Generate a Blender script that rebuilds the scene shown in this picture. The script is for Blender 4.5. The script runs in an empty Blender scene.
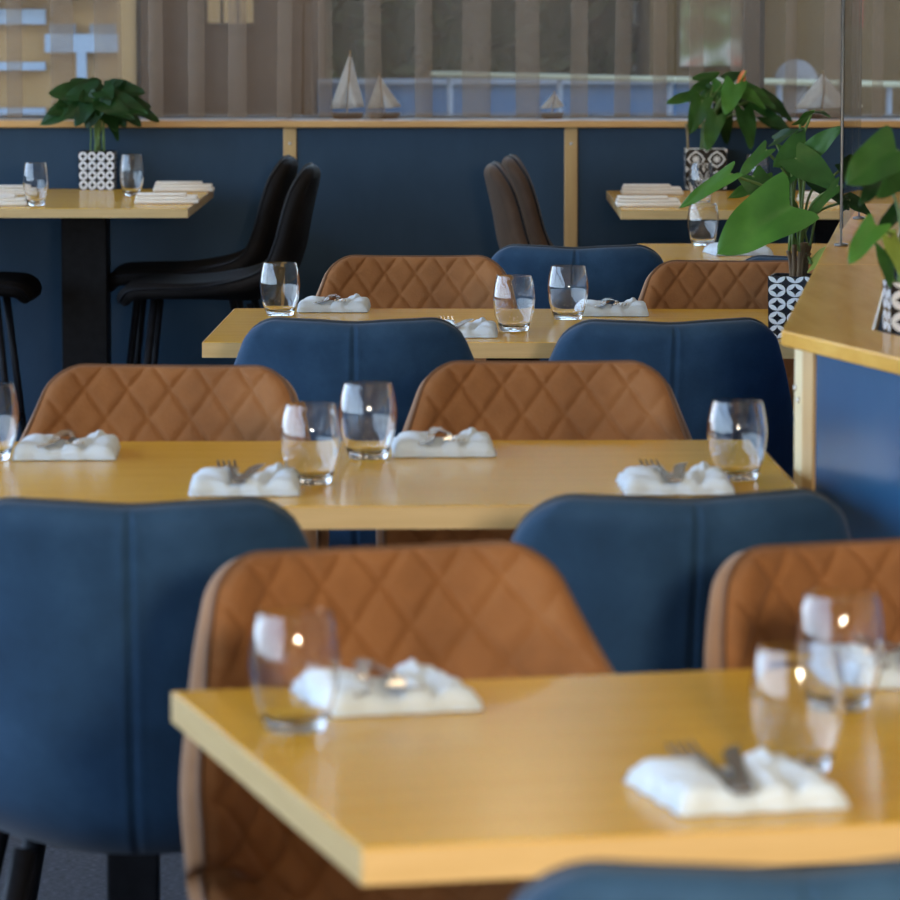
import bpy, bmesh, math, random
from mathutils import Vector, Matrix
random.seed(7)
sc = bpy.context.scene
COL = sc.collection
# ------------------------------------------------------------------ camera
F = 4500.0; PITCH = math.atan2(470.0, F); CAMH = 1.39
cd = bpy.data.cameras.new('camera'); cam = bpy.data.objects.new('camera', cd); COL.objects.link(cam)
cam.location = (0, 0, CAMH); cam.rotation_euler = (math.pi/2 - PITCH, 0, 0)
cd.sensor_width = 36; cd.lens = F/900*36; cd.clip_start = .1; cd.clip_end = 300
cd.dof.use_dof = True; cd.dof.focus_distance = 8.6; cd.dof.aperture_fstop = 11.5
sc.camera = cam
# ------------------------------------------------------------------ world, exposure
w = bpy.data.worlds.new('sky'); sc.world = w; w.use_nodes = True
nt = w.node_tree; nt.nodes.clear()
# clear hazy daylight sky: pale at the horizon, bluer towards the zenith, all the way round
tcw = nt.nodes.new('ShaderNodeTexCoord'); sxw = nt.nodes.new('ShaderNodeSeparateXYZ'); rw = nt.nodes.new('ShaderNodeValToRGB')
nt.links.new(tcw.outputs['Generated'], sxw.inputs[0]); nt.links.new(sxw.outputs[2], rw.inputs[0])
ew = rw.color_ramp.elements; ew[0].position = 0.0; ew[0].color = (.62, .80, 1.0, 1); ew[1].position = .8; ew[1].color = (.26, .50, 1.0, 1)
bg = nt.nodes.new('ShaderNodeBackground'); bg.inputs['Strength'].default_value = 7.6
wo = nt.nodes.new('ShaderNodeOutputWorld')
nt.links.new(rw.outputs[0], bg.inputs[0]); nt.links.new(bg.outputs[0], wo.inputs[0])
vs = sc.view_settings; vs.view_transform = 'Standard'; vs.look = 'None'; vs.gamma = 1; vs.use_curve_mapping = False
vs.exposure = 0.0
try:
    sc.cycles.use_denoising = True; sc.cycles.sample_clamp_indirect = 4.0
    sc.cycles.max_bounces = 12; sc.cycles.transparent_max_bounces = 24; sc.cycles.transmission_bounces = 12
except Exception: pass
# ceiling downlights of the room (warm discs set in the ceiling)
def downlight(x, y, power, size=.35, col=(1, .80, .55)):
    l = bpy.data.lights.new('downlight', 'AREA'); l.shape = 'DISK'; l.size = size; l.energy = power; l.color = col
    o = bpy.data.objects.new('downlight', l); COL.objects.link(o); o.location = (x, y, 2.78); return o
for x in (-1.6, 0.1, 1.9):
    for y in (2.6, 5.0, 7.4, 9.8):
        downlight(x, y, 5.5 if y > 3 else 4)
for x in (-1.4, 0.2, 1.5): downlight(x, 12.0, 5)

# added unseen warm point light that brightens the nearest brown chairs from the camera side
pl = bpy.data.lights.new('front_fill', 'POINT'); pl.energy = 390; pl.color = (1, .84, .64); pl.shadow_soft_size = .14
po_ = bpy.data.objects.new('front_fill', pl); COL.objects.link(po_); po_.location = (.5, .5, 1.5)

# ------------------------------------------------------------------ geometry of the view, used to measure positions off the photograph
CP, SP = math.cos(PITCH), math.sin(PITCH)
def ray(px, py):
    a, b = (px-450)/F, (450-py)/F
    return Vector((a, CP + b*SP, -SP + b*CP))
def P(px, py, z):
    d = ray(px, py); t = (z-CAMH)/d.z
    return Vector((d.x*t, d.y*t, z))
def PY(px, py, Y):
    d = ray(px, py); t = Y/d.y
    return Vector((d.x*t, Y, CAMH + d.z*t))

# ------------------------------------------------------------------ materials
def mat(name):
    m = bpy.data.materials.new(name); m.use_nodes = True
    n = m.node_tree.nodes; return m, n, m.node_tree.links, n['Principled BSDF']
def pset(b, **k):
    for kk, v in k.items():
        nm = {'rough': 'Roughness', 'metal': 'Metallic', 'spec': 'Specular IOR Level', 'coat': 'Coat Weight', 'coatr': 'Coat Roughness',
              'trans': 'Transmission Weight', 'ior': 'IOR', 'sheen': 'Sheen Weight', 'sheenr': 'Sheen Roughness', 'sub': 'Subsurface Weight'}[kk]
        b.inputs[nm].default_value = v
def ramp(n, stops):
    r = n.new('ShaderNodeValToRGB'); e = r.color_ramp.elements
    while len(e) < len(stops): e.new(.5)
    for i, (p, c) in enumerate(stops): e[i].position = p; e[i].color = (*c, 1)
    return r
def noisy(name, stops, scale=(1, 1, 1), nscale=8, detail=5, bump=0.0, bscale=None, dist=0.0, nrough=.55, **k):
    m, n, l, b = mat(name); pset(b, **k)
    tc = n.new('ShaderNodeTexCoord'); mp = n.new('ShaderNodeMapping'); mp.inputs['Scale'].default_value = scale
    nz = n.new('ShaderNodeTexNoise'); nz.inputs['Scale'].default_value = nscale; nz.inputs['Detail'].default_value = detail
    nz.inputs['Distortion'].default_value = dist; nz.inputs['Roughness'].default_value = nrough
    l.new(tc.outputs['Object'], mp.inputs[0]); l.new(mp.outputs[0], nz.inputs[0])
    r = ramp(n, stops); l.new(nz.outputs[0], r.inputs[0]); l.new(r.outputs[0], b.inputs['Base Color'])
    if bump:
        n2 = n.new('ShaderNodeTexNoise'); n2.inputs['Scale'].default_value = bscale or nscale*6; n2.inputs['Detail'].default_value = 4
        l.new(mp.outputs[0], n2.inputs[0])
        bp = n.new('ShaderNodeBump'); bp.inputs['Strength'].default_value = bump; bp.inputs['Distance'].default_value = .002
        l.new(n2.outputs[0], bp.inputs['Height']); l.new(bp.outputs[0], b.inputs['Normal'])
    return m
M = {}
M['oak'] = noisy('oak_veneer', [(.3, (.60, .33, .026)), (.5, (.67, .38, .036)), (.72, (.71, .42, .05))], (1.2, 22, 6), 2.2, 6, .04, 40, rough=.17, spec=.10, dist=.4)
M['oak_edge'] = noisy('oak_edge', [(.3, (.56, .37, .145)), (.7, (.64, .44, .19))], (2, 2, 30), 3, 5, rough=.4)
M['oak_ledge'] = noisy('oak_ledge', [(.3, (.55, .30, .055)), (.5, (.64, .37, .08)), (.72, (.70, .43, .11))], (14, 1.4, 8), 2.2, 6, .04, 40, rough=.2, spec=.10, dist=.4)
M['oak_rail'] = noisy('oak_rail', [(.3, (.46, .24, .07)), (.7, (.60, .35, .12))], (1, 10, 10), 3, 5, rough=.4)
M['oak_post'] = noisy('oak_post', [(.3, (.44, .27, .10)), (.7, (.56, .37, .15))], (12, 12, 1), 3, 5, rough=.45)
M['pale_post'] = noisy('pale_post', [(.3, (.62, .52, .30)), (.7, (.72, .62, .38))], (12, 12, 1), 3, 5, rough=.45)
def suede(name, a, b_, c, sh):
    return noisy(name, [(.3, a), (.52, b_), (.75, c)], (1, 1, 1), 9, 6, .35, 260, rough=.78, sheen=sh, sheenr=.45, spec=.25, nrough=.6)
M['brown'] = suede('brown_suede', (.20, .082, .027), (.275, .115, .038), (.345, .155, .056), .08)
M['brown_lit'] = suede('brown_suede_lit_outer', (.21, .10, .042), (.27, .135, .06), (.33, .175, .085), .25)  # same brown suede, the light on the outer wings put into a paler tan
M['blue'] = suede('blue_suede', (.010, .036, .078), (.015, .050, .105), (.026, .074, .145), .10)
M['char'] = noisy('charcoal_suede', [(.3, (.006, .005, .005)), (.52, (.010, .0085, .008)), (.75, (.018, .014, .012))], nscale=9, detail=6, bump=.3, bscale=260, rough=.7, spec=.12)
M['charbrown'] = suede('dark_brown_suede', (.05, .027, .014), (.07, .038, .02), (.10, .055, .03), .12)
M['piping'] = noisy('piping_cord', [(.3, (.10, .045, .018)), (.7, (.15, .07, .03))], rough=.7)
M['pipingblue'] = noisy('piping_cord_blue', [(.3, (.010, .018, .030)), (.7, (.018, .032, .05))], rough=.7)
M['black'] = noisy('black_powder_coat', [(.3, (.006, .006, .007)), (.7, (.012, .012, .014))], nscale=40, rough=.45, spec=.10)
M['steel'] = noisy('steel', [(.3, (.50, .48, .46)), (.7, (.62, .60, .58))], nscale=30, rough=.22, metal=1.0)
M['rodsteel'] = noisy('brushed_rod', [(.3, (.16, .17, .18)), (.7, (.22, .23, .24))], nscale=30, rough=.3, metal=.6)
M['screw'] = noisy('screw_steel', [(.3, (.6, .58, .55)), (.7, (.7, .68, .65))], nscale=30, rough=.35, metal=1.0)
M['napkin'] = noisy('bluelit_napkin', [(.3, (.50, .60, .70)), (.7, (.56, .66, .76))], nscale=14, bump=.25, bscale=300, rough=.85, sheen=.2)  # white linen with the blue of the daylight put into its colour
M['warmlitnap'] = noisy('warmlit_napkin', [(.3, (.76, .72, .64)), (.7, (.84, .80, .72))], nscale=14, bump=.25, bscale=300, rough=.85)  # white linen again, tinted cream to carry the warm light at the back
M['bluepaint'] = noisy('blue_panel_paint', [(.3, (.017, .042, .074)), (.5, (.021, .050, .086)), (.72, (.026, .058, .098))], (1, 1, .5), 3, 6, .05, 60, rough=.5, nrough=.65, spec=.2)
M['bluegloss'] = noisy('blue_partition_paint', [(.3, (.014, .075, .17)), (.7, (.020, .092, .20))], (1, 1, .5), 3, 5, rough=.25, spec=.3)
M['soil'] = noisy('bark_soil', [(.3, (.03, .018, .010)), (.7, (.10, .06, .03))], nscale=60, bump=1, rough=.9)
M['wallwhite'] = noisy('plaster', [(.3, (.26, .22, .18)), (.7, (.32, .28, .23))], rough=.8)
M['ceiling'] = noisy('ceiling_paint', [(.3, (.14, .12, .10)), (.7, (.17, .15, .13))], rough=.9)
M['frame'] = noisy('dark_window_frame', [(.3, (.05, .05, .055)), (.7, (.07, .07, .075))], rough=.4)
def glassmat(name, col=(1, 1, 1), rough=0.0, ior=1.48):
    m, n, l, b = mat(name); b.inputs['Base Color'].default_value = (*col, 1); pset(b, trans=1.0, rough=rough, ior=ior)
    nz = n.new('ShaderNodeTexNoise'); nz.inputs['Scale'].default_value = 30
    r = ramp(n, [(.3, col), (.7, col)]); l.new(nz.outputs[0], r.inputs[0]); l.new(r.outputs[0], b.inputs['Base Color'])
    return m
M['glass'] = glassmat('clear_glass')
def panemat(name, tint):
    m, n, l, b = mat(name); out = n['Material Output']; n.remove(b)
    tr = n.new('ShaderNodeBsdfTransparent'); tr.inputs[0].default_value = (*tint, 1)
    gl = n.new('ShaderNodeBsdfGlossy'); gl.inputs['Roughness'].default_value = .02
    fr = n.new('ShaderNodeFresnel'); fr.inputs[0].default_value = 1.45
    mx = n.new('ShaderNodeMixShader'); l.new(fr.outputs[0], mx.inputs[0]); l.new(tr.outputs[0], mx.inputs[1]); l.new(gl.outputs[0], mx.inputs[2])
    l.new(mx.outputs[0], out.inputs[0]); return m
M['pane'] = panemat('window_glass', (.93, .96, .95))
M['pane_edge'] = noisy('glass_edge', [(.3, (.30, .36, .36)), (.7, (.38, .44, .44))], rough=.15)
def carpet():
    m = noisy('carpet', [(.35, (.012, .014, .020)), (.55, (.045, .05, .065)), (.7, (.11, .12, .15))], (1, 3, 1), 90, 6, 1.0, 300, rough=.95)
    return m
M['carpet'] = carpet()
def leafmat(name, a, b_, c):
    m, n, l, b = mat(name); out = n['Material Output']
    tc = n.new('ShaderNodeTexCoord'); nz = n.new('ShaderNodeTexNoise'); nz.inputs['Scale'].default_value = 14; nz.inputs['Detail'].default_value = 4
    l.new(tc.outputs['Object'], nz.inputs[0]); r = ramp(n, [(.3, a), (.55, b_), (.8, c)]); l.new(nz.outputs[0], r.inputs[0])
    l.new(r.outputs[0], b.inputs['Base Color']); pset(b, rough=.42, spec=.3)
    tl = n.new('ShaderNodeBsdfTranslucent'); l.new(r.outputs[0], tl.inputs[0])
    mx = n.new('ShaderNodeMixShader'); mx.inputs[0].default_value = .35
    l.new(b.outputs[0], mx.inputs[1]); l.new(tl.outputs[0], mx.inputs[2]); l.new(mx.outputs[0], out.inputs[0]); return m
M['leaf_dark'] = leafmat('leaf_dark_green', (.008, .030, .007), (.014, .052, .010), (.032, .085, .016))
M['leaf_mid'] = leafmat('leaf_mid_green', (.022, .075, .013), (.04, .12, .02), (.075, .18, .03))
M['leaf_light'] = leafmat('leaf_light_green', (.05, .16, .022), (.075, .22, .03), (.12, .30, .045))
M['leaf_yellow'] = leafmat('leaf_yellow_green', (.20, .30, .05), (.32, .40, .07), (.45, .48, .10))
M['stem'] = noisy('green_stem', [(.3, (.08, .15, .03)), (.7, (.16, .24, .06))], rough=.5)
M['stembrown'] = noisy('woody_stem', [(.3, (.07, .04, .02)), (.7, (.16, .10, .05))], nscale=40, rough=.8)
M['flower'] = noisy('orange_flower', [(.3, (.75, .16, .05)), (.7, (.85, .28, .08))], rough=.4)

def circles(name, cells_u, cells_v):
    """white discs with a black four-pointed star, printed on black; uses UV (0..1 per pot face)"""
    m, n, l, b = mat(name); pset(b, rough=.22)
    tc = n.new('ShaderNodeTexCoord'); sx = n.new('ShaderNodeSeparateXYZ'); l.new(tc.outputs['UV'], sx.inputs[0])
    def ma(op, a, bb=None, c=None):
        q = n.new('ShaderNodeMath'); q.operation = op
        for i, v in enumerate((a, bb, c)):
            if v is None: continue
            if isinstance(v, (int, float)): q.inputs[i].default_value = v
            else: l.new(v, q.inputs[i])
        return q.outputs[0]
    fx = ma('ABSOLUTE', ma('SUBTRACT', ma('FRACT', ma('MULTIPLY', sx.outputs[0], cells_u)), .5))
    fy = ma('ABSOLUTE', ma('SUBTRACT', ma('FRACT', ma('MULTIPLY', sx.outputs[1], cells_v)), .5))
    d = ma('SQRT', ma('ADD', ma('MULTIPLY', fx, fx), ma('MULTIPLY', fy, fy)))
    star = ma('ADD', ma('POWER', fx, .62), ma('POWER', fy, .62))
    white = ma('MULTIPLY', ma('LESS_THAN', d, .47), ma('GREATER_THAN', star, .57))
    mx = n.new('ShaderNodeMix'); mx.data_type = 'RGBA'; l.new(white, mx.inputs[0])
    mx.inputs[6].default_value = (.008, .009, .014, 1); mx.inputs[7].default_value = (.78, .80, .82, 1)
    l.new(mx.outputs[2], b.inputs['Base Color']); return m
def quatrefoil(name):
    """ornate tile print: white lattice of rounded diamonds with a small white rosette inside, on black"""
    m, n, l, b = mat(name); pset(b, rough=.2)
    tc = n.new('ShaderNodeTexCoord'); sx = n.new('ShaderNodeSeparateXYZ'); l.new(tc.outputs['UV'], sx.inputs[0])
    def ma(op, a, bb=None):
        q = n.new('ShaderNodeMath'); q.operation = op
        for i, v in enumerate((a, bb)):
            if v is None: continue
            if isinstance(v, (int, float)): q.inputs[i].default_value = v
            else: l.new(v, q.inputs[i])
        return q.outputs[0]
    u = ma('SUBTRACT', ma('FRACT', ma('MULTIPLY', sx.outputs[0], 2)), .5); v = ma('SUBTRACT', ma('FRACT', ma('MULTIPLY', sx.outputs[1], 2)), .5)
    fx, fy = ma('ABSOLUTE', u), ma('ABSOLUTE', v)
    ang = ma('ARCTAN2', v, u)
    md = ma('ADD', fx, fy); wob = ma('MULTIPLY', ma('COSINE', ma('MULTIPLY', ang, 4)), .03)
    md = ma('ADD', md, wob)
    line = ma('LESS_THAN', ma('ABSOLUTE', ma('SUBTRACT', md, .43)), .05)
    d = ma('SQRT', ma('ADD', ma('MULTIPLY', fx, fx), ma('MULTIPLY', fy, fy)))
    ros = ma('LESS_THAN', d, ma('ADD', .15, ma('MULTIPLY', ma('COSINE', ma('MULTIPLY', ang, 8)), .06)))
    dot = ma('GREATER_THAN', md, .80)
    wh = ma('MAXIMUM', ma('MAXIMUM', line, ros), dot)
    mx = n.new('ShaderNodeMix'); mx.data_type = 'RGBA'; l.new(wh, mx.inputs[0])
    mx.inputs[6].default_value = (.010, .010, .012, 1); mx.inputs[7].default_value = (.80, .77, .70, 1)
    l.new(mx.outputs[2], b.inputs['Base Color']); return m

# ------------------------------------------------------------------ mesh helpers
def tag(o, label=None, cat=None, group=None, kind=None):
    if label: o['label'] = label
    if cat: o['category'] = cat
    if group: o['group'] = group
    if kind: o['kind'] = kind
    return o
def link(name, me, m=None, parent=None, smooth=False):
    o = bpy.data.objects.new(name, me); COL.objects.link(o)
    if m is not None and len(me.materials) == 0: me.materials.append(m if not isinstance(m, str) else M[m])
    if parent: o.parent = parent
    if smooth: me.polygons.foreach_set('use_smooth', [True]*len(me.polygons))
    return o
def mesh(name, v, f, m=None, parent=None, smooth=False):
    me = bpy.data.meshes.new(name); me.from_pydata([tuple(p) for p in v], [], f); me.update()
    return link(name, me, m, parent, smooth)
def empty(name, loc=(0, 0, 0), rz=0.0):
    o = bpy.data.objects.new(name, None); COL.objects.link(o); o.empty_display_size = .1
    o.location = loc; o.rotation_euler = (0, 0, rz); return o
def copy_tree(o, parent=None):
    c = o.copy(); COL.objects.link(c); c.parent = parent
    for ch in o.children: copy_tree(ch, c)
    return c
def from_bm(name, bm, m=None, parent=None, smooth=False):
    me = bpy.data.meshes.new(name); bmesh.ops.recalc_face_normals(bm, faces=bm.faces[:]); bm.to_mesh(me); bm.free()
    return link(name, me, m, parent, smooth)
def box(name, lo, hi, m=None, parent=None, bevel=0.0, seg=2):
    bm = bmesh.new(); bmesh.ops.create_cube(bm, size=1)
    for v in bm.verts:
        for i in range(3): v.co[i] = lo[i] + (v.co[i]+.5)*(hi[i]-lo[i])
    if bevel: bmesh.ops.bevel(bm, geom=bm.edges[:], offset=bevel, segments=seg, affect='EDGES', profile=.5)
    return from_bm(name, bm, m, parent)
def prism(name, poly, z0, z1, m=None, parent=None, bevel=0.0):
    bm = bmesh.new(); vs_ = [bm.verts.new((x, y, z0)) for x, y in poly]; f = bm.faces.new(vs_)
    r = bmesh.ops.extrude_face_region(bm, geom=[f])
    for v in r['geom']:
        if isinstance(v, bmesh.types.BMVert): v.co.z = z1
    if bevel: bmesh.ops.bevel(bm, geom=bm.edges[:], offset=bevel, segments=2, affect='EDGES', profile=.5)
    return from_bm(name, bm, m, parent)
def tube_data(pts, rad, n=8, cap=True):
    pts = [Vector(p) for p in pts]; V = []; Fc = []
    rads = rad if isinstance(rad, (list, tuple)) else [rad]*len(pts)
    prev = None
    for i, p in enumerate(pts):
        t = (pts[min(i+1, len(pts)-1)] - pts[max(i-1, 0)]).normalized()
        if prev is None:
            a = Vector((0, 0, 1)) if abs(t.z) < .9 else Vector((1, 0, 0)); u = t.cross(a).normalized()
        else:
            u = (prev - t*prev.dot(t)).normalized()
        prev = u; vv = t.cross(u)
        for k in range(n):
            an = 2*math.pi*k/n; V.append(p + (u*math.cos(an)+vv*math.sin(an))*rads[i])
    for i in range(len(pts)-1):
        for k in range(n):
            Fc.append((i*n+k, i*n+(k+1) % n, (i+1)*n+(k+1) % n, (i+1)*n+k))
    if cap:
        Fc.append(tuple(range(n-1, -1, -1))); Fc.append(tuple(range((len(pts)-1)*n, len(pts)*n)))
    return V, Fc
def tube(name, pts, rad, m=None, parent=None, n=8):
    v, f = tube_data(pts, rad, n); return mesh(name, v, f, m, parent, True)
def lathe(name, prof, m=None, parent=None, n=40):
    V, Fc = [], []; k = len(prof)
    for r, z in prof:
        for i in range(n):
            a = 2*math.pi*i/n; V.append((r*math.cos(a), r*math.sin(a), z))
    for j in range(k-1):
        for i in range(n): Fc.append((j*n+i, j*n+(i+1) % n, (j+1)*n+(i+1) % n, (j+1)*n+i))
    Fc.append(tuple(range(n-1, -1, -1))); Fc.append(tuple(range((k-1)*n, k*n)))
    return mesh(name, V, Fc, m, parent, True)
def lerp(a, b, t): return a+(b-a)*t
def interp(tab, x):
    if x <= tab[0][0]: return tab[0][1]
    n = len(tab)
    def sl(i):
        j0, j1 = max(i-1, 0), min(i+1, n-1); return (tab[j1][1]-tab[j0][1])/(tab[j1][0]-tab[j0][0])
    for i in range(n-1):
        (x0, y0), (x1, y1) = tab[i], tab[i+1]
        if x <= x1:
            h = x1-x0; t = (x-x0)/h; m0, m1 = sl(i)*h, sl(i+1)*h
            return (2*t**3-3*t*t+1)*y0 + (t**3-2*t*t+t)*m0 + (3*t*t-2*t**3)*y1 + (t**3-t*t)*m1
    return tab[-1][1]
def spline(pts, n):
    pts = [Vector(p) for p in pts]; ext = [2*pts[0]-pts[1]] + pts + [2*pts[-1]-pts[-2]]; out = []
    for i in range(len(pts)-1):
        p0, p1, p2, p3 = ext[i:i+4]
        for k in range(n):
            t = k/n; out.append(.5*((2*p1)+(p2-p0)*t+(2*p0-5*p1+4*p2-p3)*t*t+(3*p1-p0-3*p2+p3)*t**3))
    out.append(pts[-1]); return out

# ------------------------------------------------------------------ the setting
WALLY = 12.9
SILLZ = PY(450, 121, WALLY-.03).z
def st(o): o['kind'] = 'structure'; return o
st(box('floor', (-3.6, -2.6, -.05), (3.6, WALLY+.5, 0), 'carpet'))
st(box('ceiling', (-3.6, -2.6, 2.8), (3.6, WALLY+.5, 2.9), 'ceiling'))
st(box('wall_right', (3.5, -2.6, 0), (3.6, WALLY+.5, 2.8), 'wallwhite'))
wl = st(box('wall_left', (-3.6, -2.6, 0), (-3.5, WALLY+.5, .75), 'wallwhite'))
box('lintel', (-3.6, -2.6, 2.55), (-3.5, WALLY+.5, 2.8), 'wallwhite', wl)
wr = st(box('wall_rear', (-3.6, -2.6, 0), (3.6, -2.5, 2.8), 'wallwhite'))
wk = 0
for y in (-2.5, -.4, 1.7, 3.8, 5.9, 8.0, 10.1, 12.2):
    box('mullion', (-3.59, y-.05, .35), (-3.51, y+.05, 2.55), 'frame', wl)
box('transom', (-3.58, -2.5, 1.85), (-3.52, WALLY, 1.92), 'frame', wl)
# back wall: blue panels between oak posts under an oak rail
wb = st(box('wall_back', (-3.5, WALLY+.012, 0), (3.5, WALLY+.12, SILLZ-.020), 'frame'))
posts = [PY(290, 150, WALLY).x, PY(571, 150, WALLY).x]
pitch_ = posts[1]-posts[0]
posts = [-3.2, -2.4, -1.62] + posts + [posts[1]+pitch_*k for k in (1, 2, 3)]
pw = .019
edges = [-3.5] + posts + [3.5]
for i in range(len(edges)-1):
    box('panel', (edges[i]+(pw if i else 0)-.002, WALLY, .02), (edges[i+1]-pw+.002, WALLY+.012, SILLZ-.021), 'bluepaint', wb, .002, 1)
for x in posts:
    p = box('post', (x-pw, WALLY-.006, .0), (x+pw, WALLY+.012, SILLZ-.020), 'oak_post', wb, .002, 1)
    for dz in (.045, .75):
        v = lathe('screw', [(.0005, 0), (.0045, .0), (.004, .002), (.0005, .003)], 'screw', p, 12)
        v.rotation_euler = (math.pi/2, 0, 0); v.location = (x, WALLY-.006, SILLZ-.02-dz)
st(box('trim_1', (-3.5, WALLY-.028, SILLZ-.019), (3.5, WALLY+.13, SILLZ), 'oak_rail', None, .003))
st(box('trim_2', (-3.5, WALLY+.13, SILLZ-.06), (3.5, WALLY+.52, SILLZ-.005), 'wallwhite', None, .003))
st(box('trim_3', (-3.5, WALLY+.12, 2.45), (3.5, WALLY+.5, 2.8), 'wallwhite'))
win = st(box('window_1', (-3.5, WALLY+.46, SILLZ-.06), (3.5, WALLY+.50, SILLZ+.001), 'frame'))
for a, b_ in ((-3.5, -1.75), (-1.75, 0.9), (.9, 3.5)):
    box('window_pane', (a+.03, WALLY+.475, SILLZ), (b_-.03, WALLY+.481, 2.45), 'pane', win)
    box('window_frame', (a-.03, WALLY+.46, SILLZ), (a+.03, WALLY+.50, 2.45), 'frame', win)

# ------------------------------------------------------------------ sheer curtains
def curtainmat():
    m, n, l, b = mat('sheer_voile'); out = n['Material Output']; n.remove(b)
    tc = n.new('ShaderNodeTexCoord'); mp = n.new('ShaderNodeMapping'); mp.inputs['Scale'].default_value = (260, 260, 200)
    nz = n.new('ShaderNodeTexNoise'); nz.inputs['Scale'].default_value = 1; nz.inputs['Detail'].default_value = 3
    l.new(tc.outputs['Object'], mp.inputs[0]); l.new(mp.outputs[0], nz.inputs[0])
    tr = n.new('ShaderNodeBsdfTransparent'); tr.inputs[0].default_value = (.93, .90, .86, 1)
    df = n.new('ShaderNodeBsdfDiffuse'); tl = n.new('ShaderNodeBsdfTranslucent')
    r = ramp(n, [(.3, (.36, .285, .225)), (.7, (.63, .52, .425))]); l.new(nz.outputs[0], r.inputs[0])
    l.new(r.outputs[0], df.inputs[0]); l.new(r.outputs[0], tl.inputs[0])
    m1 = n.new('ShaderNodeMixShader'); m1.inputs[0].default_value = .45; l.new(df.outputs[0], m1.inputs[1]); l.new(tl.outputs[0], m1.inputs[2])
    mr = n.new('ShaderNodeMapRange'); mr.inputs['From Min'].default_value = .3; mr.inputs['From Max'].default_value = .7
    mr.inputs['To Min'].default_value = .15; mr.inputs['To Max'].default_value = .28; l.new(nz.outputs[0], mr.inputs[0])
    m2 = n.new('ShaderNodeMixShader'); l.new(mr.outputs[0], m2.inputs[0]); l.new(tr.outputs[0], m2.inputs[1]); l.new(m1.outputs[0], m2.inputs[2])
    l.new(m2.outputs[0], out.inputs[0]); return m
M['voile'] = curtainmat()
def curtain(x0, x1, Y, label, seed):
    rnd = random.Random(seed); p = .124; n = int((x1-x0)/p); k = 32
    V, Fc = [], []; zs = [SILLZ+.006, SILLZ+.10, SILLZ+.25, SILLZ+.5, 1.8, 2.44]
    wid = [rnd.uniform(.75, 1.3) for _ in range(n)]; tot = sum(wid); amp = [rnd.uniform(.03, .055) for _ in range(n)]
    ov = [rnd.uniform(2.2, 3.4) for _ in range(n)]; drift = [rnd.uniform(-.012, .012) for _ in range(n+1)]
    xs = x0
    rows = []
    for j in range(n):
        wd = wid[j]/tot*(x1-x0)
        for i in range(k):
            s = i/k; ph = 2*math.pi*s
            xx = xs + wd*(s + ov[j]*.15*math.sin(ph) + .055*math.sin(3*ph+.5)); yy = Y + amp[j]*math.cos(ph) + .006*math.sin(3*ph+j)
            rows.append((xx, yy, lerp(drift[j], drift[j+1], s)))
        xs += wd
    for zi, z in enumerate(zs):
        for (x, y, d) in rows:
            V.append((x + d*(z-SILLZ)*1.2, y*1.0, z + (.004*math.sin(x*31) if zi == 0 else 0)))
    m_ = len(rows)
    for a in range(len(zs)-1):
        for i in range(m_-1): Fc.append((a*m_+i, a*m_+i+1, (a+1)*m_+i+1, (a+1)*m_+i))
    root = empty('sheer_curtain', ((x0+x1)/2, Y, SILLZ)); tag(root, label, 'curtain', 'sheer curtains at the back window')
    V = [(x-(x0+x1)/2, y-Y, z-SILLZ) for x, y, z in V]
    mesh('fabric', V, Fc, 'voile', root, True)
    V2, F2 = [], []
    for (x, y, d) in rows: V2 += [(x-(x0+x1)/2, y-Y-.0006, .003), (x-(x0+x1)/2, y-Y-.0006, .016)]
    for i in range(m_-1): F2.append((2*i, 2*i+2, 2*i+3, 2*i+1))
    mesh('hem', V2, F2, 'voile', root, True)
CY = WALLY+.20
curtain(-3.42, PY(306, 60, CY).x, CY, 'grey-brown sheer curtain at the left, behind the dark leafy plant on the high table', 3)
curtain(PY(302, 60, CY).x, PY(680, 60, CY).x, CY, 'grey sheer curtain in the middle, in front of the blue strip outside', 5)
curtain(PY(676, 60, CY).x, 3.42, CY, 'brownish sheer curtain at the right, above the plant with the orange flower', 8)

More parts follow.
